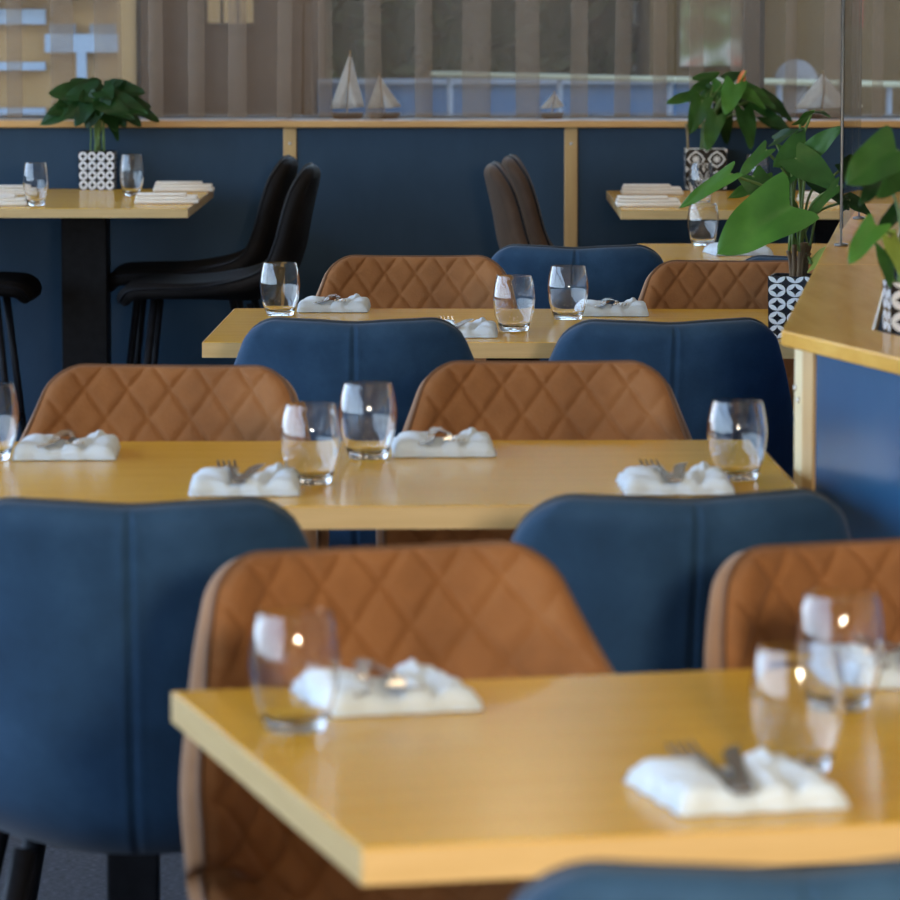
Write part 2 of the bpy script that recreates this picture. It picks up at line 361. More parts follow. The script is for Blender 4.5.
# ------------------------------------------------------------------ ornaments on the sill behind the curtain
M['sail'] = noisy('sail_cloth', [(.3, (.68, .64, .58)), (.7, (.86, .84, .80))], nscale=30, bump=.8, bscale=60, rough=.8)
M['sailhull'] = noisy('ornament_hull', [(.3, (.20, .11, .05)), (.7, (.32, .18, .08))], rough=.5)
def sail_boat(px, pw_, ph_, lab, lean=0.0, second=True):
    Y = WALLY+.36; s = Y/F; z0 = SILLZ-.005; x = PY(px, 110, Y).x
    r = empty('sailboat_ornament', (x, Y, z0)); tag(r, lab, 'ornament', 'sailboat ornaments on the window sill')
    W_, H_ = pw_*s, ph_*s
    n = 12; V, Fc = [], []
    for i in range(n+1):
        t = i/n; a = math.pi*.0
        xx = (t-.5)*W_*1.0; wdt = .022*math.sin(math.pi*min(1, max(0, t)))**.6+.001
        V += [(xx, -wdt, .018), (xx, wdt, .018), (xx*.8, 0, .0)]
    for i in range(n):
        a = i*3; Fc += [(a, a+3, a+5, a+2), (a+1, a+2, a+5, a+4), (a, a+1, a+4, a+3)]
    Fc += [(0, 2, 1), (3*n, 3*n+1, 3*n+2)]
    mesh('hull', V, Fc, 'sailhull', r)
    tube('mast', [(0, 0, .015), (lean*H_, 0, H_+.004)], .0022, 'oak_post', r, 6)
    def sail(a, b_, c, nm):
        a, b_, c = map(Vector, (a, b_, c)); V, Fc = [], []; N_ = 8
        for i in range(N_+1):
            for j in range(N_+1-i):
                u, v = i/N_, j/N_; p = a*(1-u-v)+b_*u+c*v; p.y -= .03*math.sin(math.pi*(1-u-v))*math.sin(math.pi*min(1, u+v)) + .003*math.sin(17*u+9*v); V.append(p)
        idx = {}; q = 0
        for i in range(N_+1):
            for j in range(N_+1-i): idx[i, j] = q; q += 1
        for i in range(N_):
            for j in range(N_-i):
                Fc.append((idx[i, j], idx[i+1, j], idx[i, j+1]))
                if j < N_-i-1: Fc.append((idx[i+1, j], idx[i+1, j+1], idx[i, j+1]))
        o = mesh(nm, V, Fc, 'sail', r, True); md = o.modifiers.new('thick', 'SOLIDIFY'); md.thickness = .0015
    sail((-.003, 0, .03), (lean*H_-.002, 0, H_*.98), (-W_*.5, 0, .03), 'sail')
    if second: sail((.003, 0, .03), (lean*H_+.003, 0, H_*.93), (W_*.5, 0, .035), 'sail')
sail_boat(347, 34, 66, 'tall white sailboat ornament on the sill under the grey middle curtain', .05)
sail_boat(384, 34, 44, 'smaller cream sailboat ornament close beside the tall white one', -.1)
sail_boat(822, 56, 46, 'broad cream sailboat ornament on the sill at the right', .02)
sail_boat(853, 18, 26, 'tiny sailboat ornament right of the broad cream one', -.1)
sail_boat(552, 24, 26, 'small pale sailboat ornament above the oak post right of centre', .1)

# ------------------------------------------------------------------ outside the back window
def omat(name, a, b_, **k): return noisy(name, [(.3, a), (.7, b_)], nscale=3, rough=.9, spec=.04, **k)
M['asphalt'] = omat('pavement_outside', (.22, .21, .20), (.28, .27, .26))
M['ochre'] = omat('ochre_render', (.26, .135, .05), (.30, .16, .065))
M['paleblue'] = omat('pale_blue_frame', (.20, .22, .25), (.24, .26, .29))
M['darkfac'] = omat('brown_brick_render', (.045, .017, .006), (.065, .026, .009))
M['browfac'] = omat('tan_facade', (.06, .030, .009), (.08, .041, .013))
M['bluewall'] = omat('blue_wall_paint', (.04, .066, .10), (.05, .08, .12))
M['cream'] = omat('cream_paint', (.24, .19, .11), (.28, .23, .14))
M['redban'] = omat('red_cloth', (.45, .03, .04), (.55, .05, .06))
M['whiteban'] = omat('white_cloth', (.75, .75, .76), (.82, .82, .83))
M['greycar'] = omat('grey_paint', (.13, .12, .12), (.16, .15, .15))
st(box('ground_outside', (-30, WALLY+.55, -.35), (30, 60, -.25), 'asphalt'))
YO = 17.5
def rect(name, x0, y0, x1, y1, Y, m, parent, th=.05, dy=0.0):
    a, b_ = PY(x0, y1, Y), PY(x1, y0, Y)
    return box(name, (a.x, Y-th-dy, a.z), (b_.x, Y-dy, b_.z), m, parent)
bl = empty('ochre_building', (PY(60, 60, YO).x, YO, -.25)); tag(bl, 'ochre building with pale blue window bars outside at the far left', 'building')
def under(o, root): o.parent = root; o.matrix_parent_inverse = Matrix.Translation(root.location).inverted(); return o
a = -8.0; b_ = PY(118, 60, YO).x
under(box('wall', (a, YO, -.25), (b_, YO+2.5, 3.6), 'ochre'), bl)
for (x0, y0, x1, y1) in ((-260, 9, 46, 24), (-260, 62, 46, 70), (-260, 108, 46, 118), (46, 34, 118, 52), (78, 52, 87, 120)):
    under(rect('window_bar', x0, y0, x1, y1, YO, 'paleblue', None, .05), bl)
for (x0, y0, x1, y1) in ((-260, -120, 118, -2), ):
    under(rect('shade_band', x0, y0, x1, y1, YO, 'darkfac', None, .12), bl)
for (x0, x1) in ((50, 76), (90, 116)):
    under(rect('window_blind', x0, 24, x1, 34, YO, 'greycar', None, .03), bl)
b2 = empty('brown_building', (PY(215, 60, 18.5).x, 18.5, -.25)); tag(b2, 'dark brown building behind the left sheer curtain, with ochre windows at its top', 'building')
under(box('wall', (b_+.02, 18.5, -.25), (PY(312, 60, 18.5).x, 20.6, 3.8), 'darkfac'), b2)
for (x0, x1) in ((208, 220), (224, 236), (240, 253)):
    under(rect('window', x0, -70, x1, 23, 18.5, 'ochre', None, .03), b2)
M['hedge'] = noisy('hedge_leaves', [(.3, (.014, .017, .005)), (.7, (.030, .034, .010))], nscale=20, rough=.9, spec=.04)
def hedge(x0, x1, Y, top, label):
    c = (x0+x1)/2; r = empty('hedge', (c, Y, -.25)); tag(r, label, 'hedge')
    V, Fc = [], []; rnd = random.Random(4)
    for i in range(6000):
        p = Vector((rnd.uniform(x0, x1)-c, rnd.uniform(-.25, .5), rnd.uniform(.1, top+.25))); d = Vector((rnd.gauss(0, 1), rnd.gauss(0, 1), rnd.gauss(0, 1))).normalized()
        e = d.orthogonal().normalized(); s = rnd.uniform(.05, .10); k = len(V)
        V += [p-d*s, p+e*s*.5, p+d*s, p-e*s*.5]; Fc.append((k, k+1, k+2, k+3))
    mesh('foliage', V, Fc, 'hedge', r)
    box('woody_core', (x0-c, -.1, 0), (x1-c, .4, top+.2), 'hedge', r)
YH = 21.2
hedge(PY(318, 60, YH).x, PY(632, 60, YH).x, YH, 3.6, 'dark green hedge behind the middle sheer curtain')
bw = empty('blue_wall', (PY(500, 100, 19).x, 19, -.25)); tag(bw, 'low blue painted wall outside, below the hedge', 'wall')
under(box('wall_body', (PY(318, 100, 19).x, 19, -.25), (PY(712, 100, 19).x, 19.2, PY(450, 84, 19).z), 'bluewall'), bw)
under(box('coping', (PY(318, 100, 19).x, 18.97, PY(450, 84, 19).z), (PY(712, 100, 19).x, 19.23, PY(450, 80, 19).z), 'greycar'), bw)
gr = empty('guard_rail', (PY(660, 80, 18.6).x, 18.6, -.25)); tag(gr, 'thin pale guard rail running in front of the blue wall', 'railing')
a, b_ = PY(430, 74, 18.6), PY(960, 86, 18.6)
under(tube('rail', [a, b_], .013, 'cream', None, 10), gr)
for px in (450, 560, 670, 780, 890):
    q = PY(px, 78, 18.6); under(tube('rail_post', [(q.x, 18.63, -.25), (q.x, 18.63, lerp(a.z, b_.z, (q.x-a.x)/(b_.x-a.x)))], .012, 'greycar', None, 8), gr)
b3 = empty('tan_building', (PY(800, 60, 20).x, 20, -.25)); tag(b3, 'tan building behind the right sheer curtain', 'building')
under(box('wall', (PY(650, 60, 20).x, 20, -.25), (PY(1080, 60, 20).x, 23, 3.8), 'browfac'), b3)
under(rect('pilaster', 750, -300, 762, 84, 20, 'ochre', None, .12), b3)
# poster with soft pale and red blots, printed flat
def postermat():
    m, n, l, b = mat('faded_poster'); tc = n.new('ShaderNodeTexCoord')
    nz = n.new('ShaderNodeTexNoise'); nz.inputs['Scale'].default_value = 5.5; nz.inputs['Detail'].default_value = 1
    l.new(tc.outputs['Object'], nz.inputs[0]); r = ramp(n, [(.42, (.10, .06, .025)), (.52, (.12, .10, .04)), (.60, (.30, .24, .17)), (.68, (.36, .08, .04))])
    l.new(nz.outputs[0], r.inputs[0]); l.new(r.outputs[0], b.inputs['Base Color']); pset(b, rough=.8, spec=.04); return m
M['poster'] = postermat()
M['dome'] = omat('dome_paint', (.11, .085, .07), (.13, .10, .085))
def sailmat():
    m, n, l, b = mat('white_sail'); out = n['Material Output']; pset(b, rough=.8)
    nz = n.new('ShaderNodeTexNoise'); nz.inputs['Scale'].default_value = 30; rr = ramp(n, [(.3, (.86, .82, .76)), (.7, (.95, .93, .90))]); l.new(nz.outputs[0], rr.inputs[0])
    l.new(rr.outputs[0], b.inputs['Base Color']); tl = n.new('ShaderNodeBsdfTranslucent'); l.new(rr.outputs[0], tl.inputs[0])
    mx = n.new('ShaderNodeMixShader'); mx.inputs[0].default_value = .6; l.new(b.outputs[0], mx.inputs[1]); l.new(tl.outputs[0], mx.inputs[2]); l.new(mx.outputs[0], out.inputs[0]); return m
sm_ = sailmat()
for o_ in bpy.data.objects:
    if o_.type == 'MESH' and o_.data.materials and o_.data.materials[0] == M['sail']: o_.data.materials[0] = sm_
po = rect('wall_poster', 680, -60, 742, 66, 19.98, 'poster', None, .01); tag(po, 'faded poster with pale and red blots on the tan building', 'poster')
dm = lathe('grey_parasol_dome', [(.095*math.cos(t*math.pi/2/8)+.001, .105*math.sin(t*math.pi/2/8)) for t in range(9)], 'dome'); dm.location = PY(796, 84, 19.3) ; dm.location.z = PY(796, 84, 19.3).z
dm.name = 'grey_bollard_dome'; tag(dm, 'rounded grey dome shape seen through the right sheer curtain', 'dome')
dmr = tube('pedestal', [(0, 0, -(dm.location.z+.25)), (0, 0, .02)], .05, 'dome', dm, 16)
fl = empty('hanging_banner', PY(850, 0, 18)); tag(fl, 'red and white hanging banner at the top right outside', 'banner')
under(rect('white_cloth', 844, -120, 850, 32, 18, 'whiteban', None, .01), fl); under(rect('red_cloth', 850, -120, 863, 27, 18, 'redban', None, .01), fl)
q = PY(843, 60, 18); under(tube('pole', [(q.x, 18.0, -.25), (q.x, 18.0, 2.2)], .012, 'black', None, 8), fl)

# ------------------------------------------------------------------ chairs
def shell_chair(name, prof, ibk, halfw, cup, th, quilt, mats, r_top=.075, r_front=.07, legs=None, ncol=96, dip=.007, seam=True, p=2.3, cell=(.068, .084), legr=.0135):
    """bucket chair: one cupped surface swept from the seat front over the seat back up to the top of the backrest"""
    root = empty(name)
    fine = spline([Vector((0, a, b_)) for a, b_ in prof], 60)
    L = [0.0]
    for i in range(1, len(fine)): L.append(L[-1]+(fine[i]-fine[i-1]).length)
    tot = L[-1]; lk = L[ibk*60]
    def at(a):
        a = min(max(a, 0), tot); lo, hi = 0, len(L)-1
        while hi-lo > 1:
            md = (lo+hi)//2
            if L[md] <= a: lo = md
            else: hi = md
        t = (a-L[lo])/(L[hi]-L[lo]); c = fine[lo].lerp(fine[hi], t)
        j0, j1 = max(lo-8, 0), min(hi+8, len(fine)-1); T = (fine[j1]-fine[j0]).normalized()
        return c, Vector((0, T.z, -T.y))
    def width(a):
        W = interp(halfw, a/tot)
        d = tot-a
        if d < r_top: W = W - r_top + math.sqrt(max(0, r_top**2-(r_top-d)**2))
        if a < r_front: W = W - r_front + math.sqrt(max(0, r_front**2-(r_front-a)**2))
        return W
    def surf(a, s, off=0.0):
        c, N = at(a); W = width(a); cp = interp(cup, a/tot)
        Wn = interp(halfw, a/tot); f = abs(s*W/Wn)
        q = c + Vector((s*W, 0, 0)) + N*(cp*f**p)
        # bend the normal with the cup
        g = cp*p*f**(p-1)/Wn*(1 if s > 0 else -1); nn = (N - Vector((g, 0, 0))).normalized()
        if a > tot*.8: q = q - Vector((0, 0, dip*math.exp(-(s/.35)**2)*((a/tot-.8)/.2)**2))
        return q + nn*off
    def rows(a0, a1, n, end0=False, end1=False):
        out = []
        for i in range(n+1):
            t = i/n
            if end1 and end0: t = (1-math.cos(math.pi*t))/2
            elif end1: t = 1-(1-t)**1.6
            elif end0: t = t**1.6
            out.append(a0+(a1-a0)*t)
        return out
    def pad(nm, a0, a1, n, e0, e1, m):
        R = rows(a0, a1, n, e0, e1); V, Fc = [], []
        for a in R:
            for j in range(ncol+1):
                s = -1+2*j/ncol; edge = min(1, (1-abs(s))*width(a)/.02, (tot-a)/.02 if e1 else 1, a/.02 if e0 else 1)
                edge = max(0, edge); edge = math.sqrt(1-(1-edge)**2); off = .012*edge
                if quilt:
                    b_ = s*interp(halfw, a/tot)*1.08*(width(a)/interp(halfw, a/tot)); u, v = b_/cell[0], (a-lk)/cell[1]
                    d1 = abs((u+v) % 1.0 - .5); d2 = abs((u-v) % 1.0 - .5)
                    d1 = .5-d1; d2 = .5-d2
                    gro = math.exp(-(min(d1, d2)/.045)**2)
                    pil = math.sqrt(min(1, 4.5*min(d1, d2)))
                    off += edge*(.0032*pil - .0036*gro)
                V.append(surf(a, s, off))
        k = ncol+1
        for i in range(len(R)-1):
            for j in range(ncol): Fc.append((i*k+j, i*k+j+1, (i+1)*k+j+1, (i+1)*k+j))
        return mesh(nm, V, Fc, m, root, True)
    pad('backrest', lk, tot, 74, False, True, mats[0]); pad('seat', 0, lk, 40, True, False, mats[0])
    # outer shell with rim
    R = rows(0, tot, 84, True, True); V, Fc = [], []; nc = 120; k = nc+1
    for a in R:
        for j in range(k):
            s = -1+2*j/nc; off = -th
            ed = max(0, min(1, (1-abs(s))*width(a)/.028, (tot-a)/.028, a/.028)); off = -th*(.35+.65*math.sqrt(1-(1-ed)**2))
            if seam and a > lk*.9: off += .0030*math.exp(-(s*interp(halfw, a/tot)/.0030)**2) - .0010*math.exp(-((abs(s)*interp(halfw, a/tot)-.008)/.004)**2)
            V.append(surf(a, s, off))
    nr = len(R)
    for i in range(nr-1):
        for j in range(nc): Fc.append((i*k+j, (i+1)*k+j, (i+1)*k+j+1, i*k+j+1))
    # rim faces back to the pad edge
    ring = [(0, j) for j in range(k)] + [(i, nc) for i in range(1, nr)] + [(nr-1, j) for j in range(nc-1, -1, -1)] + [(i, 0) for i in range(nr-2, 0, -1)]
    b0 = len(V)
    for (i, j) in ring: V.append(surf(R[i], -1+2*j/nc, 0.0))
    m_ = len(ring)
    for q in range(m_):
        i, j = ring[q]; i2, j2 = ring[(q+1) % m_]
        Fc.append((i*k+j, i2*k+j2, b0+(q+1) % m_, b0+q))
    mesh('outer_shell', V, Fc, mats[1], root, True)
    # piping round the rim
    pts = []
    for q in range(0, m_, 2):
        i, j = ring[q]; pts.append(surf(R[i], -1+2*j/nc, -.002))
    pts.append(pts[0]); v, f = tube_data(pts, .0036, 6, False)
    mesh('piping', v, f, mats[2], root, True)
    for (top, bot) in legs:
        tube('leg', [top, [lerp(top[i], bot[i], .5) for i in range(3)], bot], [legr, legr*.9, legr*.7], 'black', root, 10)
    return root
D_PROF = [(.235, .445), (.20, .462), (.06, .455), (-.10, .447), (-.195, .475), (-.238, .56), (-.262, .68), (-.285, .83)]
D_HW = [(0, .205), (.25, .220), (.5, .226), (.70, .232), (.84, .206), (1, .166)]
D_CUP = [(0, .01), (.25, .03), (.42, .06), (.55, .115), (.67, .14), (.80, .105), (.9, .06), (1, .03)]
D_LEGS = [((sx*.13, .15, .43), (sx*.215, .225, 0)) for sx in (-1, 1)] + [((sx*.13, -.12, .42), (sx*.215, -.235, 0)) for sx in (-1, 1)]
brown0 = shell_chair('dining_chair', D_PROF, 4, D_HW, D_CUP, .034, True, ('brown', 'brown_lit', 'piping'), legs=D_LEGS, dip=0, r_top=.043)
blue0 = shell_chair('dining_chair', D_PROF, 4, D_HW, D_CUP, .034, True, ('blue', 'blue', 'pipingblue'), legs=D_LEGS, dip=.003, r_top=.042)
B_PROF = [(.245, .555), (.20, .590), (.05, .588), (-.10, .582), (-.175, .615), (-.212, .69), (-.232, .79), (-.258, .905)]
B_HW = [(0, .19), (.3, .21), (.55, .20), (.75, .19), (1, .175)]
B_CUP = [(0, .0), (.3, .012), (.5, .045), (.7, .05), (1, .03)]
B_LEGS = [((sx*.13, .15, .56), (sx*.20, .21, 0)) for sx in (-1, 1)] + [((sx*.13, -.10, .55), (sx*.20, -.22, 0)) for sx in (-1, 1)]
bar0 = shell_chair('counter_chair', B_PROF, 4, B_HW, B_CUP, .030, False, ('char', 'char', 'black'), legs=B_LEGS, ncol=40, dip=0, seam=False, r_top=.09, legr=.0105)
tube('footrest', [(-.165, .185, .22), (.165, .185, .22)], .009, 'black', bar0, 8)
for o in [c for c in bar0.children if c.name.startswith('footrest')]: pass
bar_used = [False]; br_used = [False]; bl_used = [False]
def put(proto, flag, px, py, Ytop, face, label, group, ztop=.83, sc_=1.0, ydist=.285):
    """seat a chair so that the top of its back stands at the measured point; face = heading in degrees the sitter looks to"""
    o = proto if not flag[0] else copy_tree(proto); flag[0] = True
    rz = math.radians(face-90)
    top = P(px, py, ztop) if Ytop is None else PY(px, py, Ytop)
    back = Matrix.Rotation(rz, 3, 'Z') @ Vector((0, -ydist, 0))
    o.location = (top.x-back.x, top.y-back.y, 0); o.rotation_euler = (0, 0, rz)
    if sc_ != 1: o.scale = (sc_, sc_, sc_)
    tag(o, label, 'chair', group); return o
GB, GN = 'brown quilted dining chairs', 'blue dining chairs'
put(brown0, br_used, 375, 549, None, 270+20, 'brown quilted chair at the left end of the nearest table, its wing below the tabletop', GB)
put(brown0, br_used, 868, 543, None, 270+22, 'brown quilted chair cut off at the right edge, behind the nearest table', GB)
put(brown0, br_used, 172, 367, None, 265, 'brown quilted chair at the left, far side of the middle table', GB)
put(brown0, br_used, 544, 363, None, 271, 'brown quilted chair far side of the middle table, right of the two glasses standing together', GB)
put(brown0, br_used, 416, 257, None, 269, 'brown quilted chair behind the rear table, left of the far blue chair', GB)
put(brown0, br_used, 738, 262, None, 269, 'brown quilted chair behind the rear table, partly hidden by the patterned pot', GB)
put(blue0, bl_used, 130, 503, None, 91, 'large blue chair seen from behind at the left edge, near side of the middle table', GN)
put(blue0, bl_used, 691, 497, None, 102, 'blue chair back in front of the middle table, beside the blue partition', GN)
put(blue0, bl_used, 354, 321, None, 89, 'blue chair back at the left half of the rear table, near side', GN)
put(blue0, bl_used, 672, 322, None, 99, 'blue chair back near side of the rear table, left of the oak partition post', GN)
put(blue0, bl_used, 576, 247, None, 86, 'far blue chair standing alone behind the rear table, in front of the blue wall', GN)
put(blue0, bl_used, 822, 255, P(790, 250, .83).y, 90, 'blue chair of which only the top edge shows, before the small far table', GN, sc_=.98)
put(blue0, bl_used, 800, 866, None, 99, 'blue chair of which only the top shows at the bottom edge, before the nearest table', GN)

# ------------------------------------------------------------------ tables
def table(name, corner, th, L_, D_, z, label, cat='table', group='oak dining tables', t=.028, peds=1, mtop='oak', pedx=None, colr=.05, square=True):
    """corner = near-left corner; th = rotation; long side L_, depth D_"""
    r = empty(name, (corner.x, corner.y, 0), th); tag(r, label, cat, group)
    box('table_top', (.0012, .0012, z-t+.0008), (L_-.0012, D_-.0012, z), mtop, r, .0015, 1)
    for (lo, hi) in (((0, 0, z-t), (L_, .0012, z-.001)), ((0, D_-.0012, z-t), (L_, D_, z-.001)), ((0, .0012, z-t), (.0012, D_-.0012, z-.001)), ((L_-.0012, .0012, z-t), (L_, D_-.0012, z-.001))):
        box('edge_band', lo, hi, 'oak_edge', r)
    for cx in (pedx or [L_*(i+.5)/peds for i in range(peds)]):
        cy = D_/2
        if square: box('column', (cx-colr, cy-colr, .012), (cx+colr, cy+colr, z-t-.006), 'black', r, .004)
        else:
            c = lathe('column', [(colr, .012), (colr, z-t-.012)], 'black', r, 28); c.location = (cx, cy, 0)
        box('base_plate', (cx-.22, cy-.22, 0), (cx+.22, cy+.22, .012), 'black', r, .003)
        box('support_plate', (cx-.20, cy-.17, z-t-.010), (cx+.20, cy+.17, z-t), 'black', r, .002)
    return r
T1A, T1B = P(171, 691, .75), P(362, 849, .75)
th1 = math.atan2(T1B.x-T1A.x, T1A.y-T1B.y); D1 = (T1A-T1B).length
table('dining_table', T1B, th1, 1.0, D1, .75, 'oak table nearest the camera, its left corner jutting at the bottom', pedx=[.5])
T2R = P(826, 505, .75); D2 = .79; th2 = math.radians(1.5)
T2N = Vector((T2R.x-1.2*math.cos(th2)-.012, T2R.y-1.2*math.sin(th2), 0))
table('dining_table', T2N, th2, 1.2, D2, .75, 'oak middle table with two glasses standing together at its centre', pedx=[P(140, 470, .75).x-T2N.x], colr=.034)
T3L = P(202, 342, .75); th3 = math.radians(-1.2)
table('dining_table', T3L, th3, 1.10, .83, .75, 'oak rear table with a patterned plant pot at its right end', pedx=[.55])
T4L = P(652, 264, .75)
table('dining_table', T4L, 0, .62, .80, .75, 'small oak table at the far right behind the brown chair, mostly under leaves', pedx=[.31])
HZ = .80
BN = P(188, 208.5, HZ)
table('high_table', Vector((BN.x-1.15, BN.y, 0)), math.radians(-.4), 1.15, 1.12, HZ, 'oak high table at the far left against the blue wall', group='oak high tables', pedx=[PY(85, 280, BN.y+.56).x-(BN.x-1.15)], colr=.062, t=.024)
BR = P(621, 210, HZ)
table('high_table', Vector((BR.x, BR.y, 0)), 0, 1.0, 1.08, HZ, 'oak high table at the right holding the plant with the orange flower', group='oak high tables', pedx=[.6], colr=.062, t=.024)

# counter chairs (dark, by the high tables)
GC = 'dark counter chairs at the high tables'
def put_bar(px, Y, face, label, m=None):
    o = bar0 if not bar_used[0] else copy_tree(bar0); bar_used[0] = True
    o.location = (PY(px, 250, Y).x, Y, 0); o.rotation_euler = (0, 0, math.radians(face-90)); tag(o, label, 'chair', GC)
    if m:
        for c in o.children:
            if c.name.split('.')[0] in ('backrest', 'seat', 'outer_shell'):
                c.data = c.data.copy(); c.data.materials[0] = M[m]
    return o
put_bar(196, 12.40, 180, 'dark chair nearer the blue wall, right side of the left high table')
put_bar(214, 11.85, 180, 'dark chair in front of its twin, right side of the left high table')
put_bar(-56, 11.95, 0, 'dark chair at the left edge, only its seat front and a leg in view')
put_bar(603, 12.45, 0, 'brown-backed chair nearer the wall, facing the right high table', 'charbrown')
put_bar(590, 11.95, 0, 'grey-brown chair with thin back, overlapping the brown-backed one by the wall', 'charbrown')

# ------------------------------------------------------------------ partition on the right
LZ = .93; LT = .021
K = P(781, 330, LZ); N1 = P(900, 358.5, LZ); F1 = P(815, 266, LZ)
dn = (N1-K); dn.z = 0; dn.normalize(); df_ = (F1-K); df_.z = 0; df_.normalize()
WD = .122
def off(p, d, side): return Vector((p.x + d.y*side, p.y - d.x*side, p.z))
rn = Vector((-dn.y, dn.x, 0)); rf = Vector((df_.y, -df_.x, 0))   # both to the right
Kr = K + (rn+rf).normalized()*(WD/math.cos(rn.angle(rf)/2))
NE, FE = K+dn*2.6, K+df_*3.42
pt = st(empty('wall_partition', (K.x, K.y, 0))); pt['label'] = 'low blue partition with bent oak ledge at the right'
def L2(p): return (p.x-K.x, p.y-K.y)
capn = prism('ledge', [L2(K), L2(NE), L2(NE+rn*WD), L2(Kr)], LZ-LT, LZ, 'oak_ledge', pt, .003)
# far ledge made of two lengths with a fine joint
J1 = K+df_*1.40
prism('ledge', [L2(K), L2(Kr), L2(J1+rf*WD), L2(J1)], LZ-LT, LZ-.0004, 'oak_ledge', pt, .003)
prism('ledge', [L2(J1+df_*.003), L2(J1+df_*.003+rf*WD), L2(FE+rf*WD), L2(FE)], LZ-LT, LZ-.0004, 'oak_ledge', pt, .003)
iw = .022
K2 = K + (rn+rf).normalized()*(iw/math.cos(rn.angle(rf)/2))
Kr2 = Kr - (rn+rf).normalized()*(iw/math.cos(rn.angle(rf)/2))
# corner post with two faces, then painted panels
cp = prism('corner_post', [L2(K2-(rn*.004)), L2(K2+dn*.032-rn*.004), L2(K2+dn*.032+rn*.05), L2(K2+df_*.02+rf*.05), L2(K2+df_*.022-rf*.004)], 0, LZ-LT, 'pale_post', pt, .002)
st_ = prism('edge_strip', [L2(K2+dn*.032-rn*.004), L2(K2+dn*.075-rn*.004), L2(K2+dn*.075+rn*.02), L2(K2+dn*.032+rn*.02)], 0, LZ-LT, 'oak_post', pt, .001)
prism('panel', [L2(K2+dn*.075), L2(K2+dn*2.55), L2(K2+dn*2.55+rn*(WD-2*iw)), L2(K2+dn*.075+rn*(WD-2*iw))], .01, LZ-LT, 'bluegloss', pt, .002)
prism('panel', [L2(K2+df_*.022), L2(K2+df_*.022+rf*(WD-2*iw)), L2(FE-df_*.03+rf*(WD-iw)), L2(FE-df_*.03+rf*iw)], .01, LZ-LT, 'bluegloss', pt, .002)
for d, dz in ((.006, .055), (.020, .07)):
    v = lathe('screw', [(.0005, 0), (.0042, .0), (.0038, .002), (.0005, .003)], 'screw', pt, 12)
    q = K2+dn*d-rn*.0045; v.location = (q.x-K.x, q.y-K.y, LZ-LT-dz); v.rotation_euler = (math.pi/2, 0, math.atan2(dn.y, dn.x))
# glass screen standing on the far length of the ledge
G0, G1 = P(841, 246, LZ), P(859, 219, LZ)
gd = (G1-G0); gd.z = 0; gl_ = gd.length; gd.normalize()
gs = empty('glass_screen', (G0.x, G0.y, LZ), math.atan2(gd.y, gd.x)); tag(gs, 'clear upright glass screen on two slim steel rods, standing on the oak ledge', 'screen')
box('glass_pane', (.006, -.003, .03), (gl_-.006, .003, .95), 'pane', gs)
for x in (0, gl_):
    v = lathe('rod', [(.012, 0), (.012, .004), (.0020, .006), (.0019, .96), (.0015, .965)], 'rodsteel', gs, 16); v.location = (x, 0, 0)

# ------------------------------------------------------------------ tableware
def tumbler(name, R=.0385, H=.102):
    o = [(.0005, 0), (R*.60, .0), (R*.66, .002), (R*.78, H*.14), (R*.93, H*.33), (R, H*.55), (R*.99, H*.68), (R*.93, H*.84), (R*.845, H*.985), (R*.835, H)]
    sp = spline([(a, b_, 0) for a, b_ in o[2:]], 4)
    prof = [(o[0][0], 0), (o[1][0], 0)] + [(p.x, p.y) for p in sp]
    inner = []
    for p in sp[::-1]:
        if p.y > H*.12: inner.append((p.x-.0017 if p.y < H*.97 else p.x-.0014, p.y))
    prof += inner + [(R*.62, H*.095), (R*.3, H*.085), (.0005, H*.083)]
    return lathe(name, prof, 'glass', None, 48)
g0 = tumbler('tumbler'); g1 = tumbler('tumbler', .0335, .113); gu = [False, False]
def glass(px, py, z, label, kind=0):
    src = (g0, g1)[kind]; o = src if not gu[kind] else copy_tree(src); gu[kind] = True
    q = P(px, py, z); o.location = (q.x, q.y, z+.0005); o.rotation_euler = (0, 0, random.uniform(0, 6)); tag(o, label, 'glass', 'stemless tumblers on the tables')
glass(295, 731, .75, 'tumbler at the left corner of the nearest table')
glass(797, 772, .75, 'front tumbler of the two at the right of the nearest table')
glass(840, 709, .75, 'tumbler behind the front one, right side of the nearest table')
glass(311, 484, .75, 'left and nearer one of the two tumblers standing together on the middle table')
glass(368, 459, .75, 'right and farther one of the two tumblers standing together on the middle table')
glass(737, 480, .75, 'tumbler at the right end of the middle table')
glass(-10, 460, .75, 'tumbler cut off by the left edge on the middle table')
glass(280, 316, .75, 'tumbler at the left end of the rear table')
glass(514, 331.5, .75, 'nearer tumbler of the two at the centre of the rear table, before the brown chair')
glass(568, 320, .75, 'tumbler on the rear table in front of the far blue chair')
glass(703, 246, .75, 'tumbler on the small far table, below the high table edge')
glass(36, 206, HZ, 'slim tumbler left of the patterned pot on the left high table', 1)
glass(132, 196, HZ, 'slim tumbler right of the patterned pot on the left high table', 1)
glass(701, 206, HZ, 'slim tumbler before the plant pot on the right high table', 1)
glass(757, 196, HZ, 'slim tumbler half hidden by leaves on the right high table', 1)

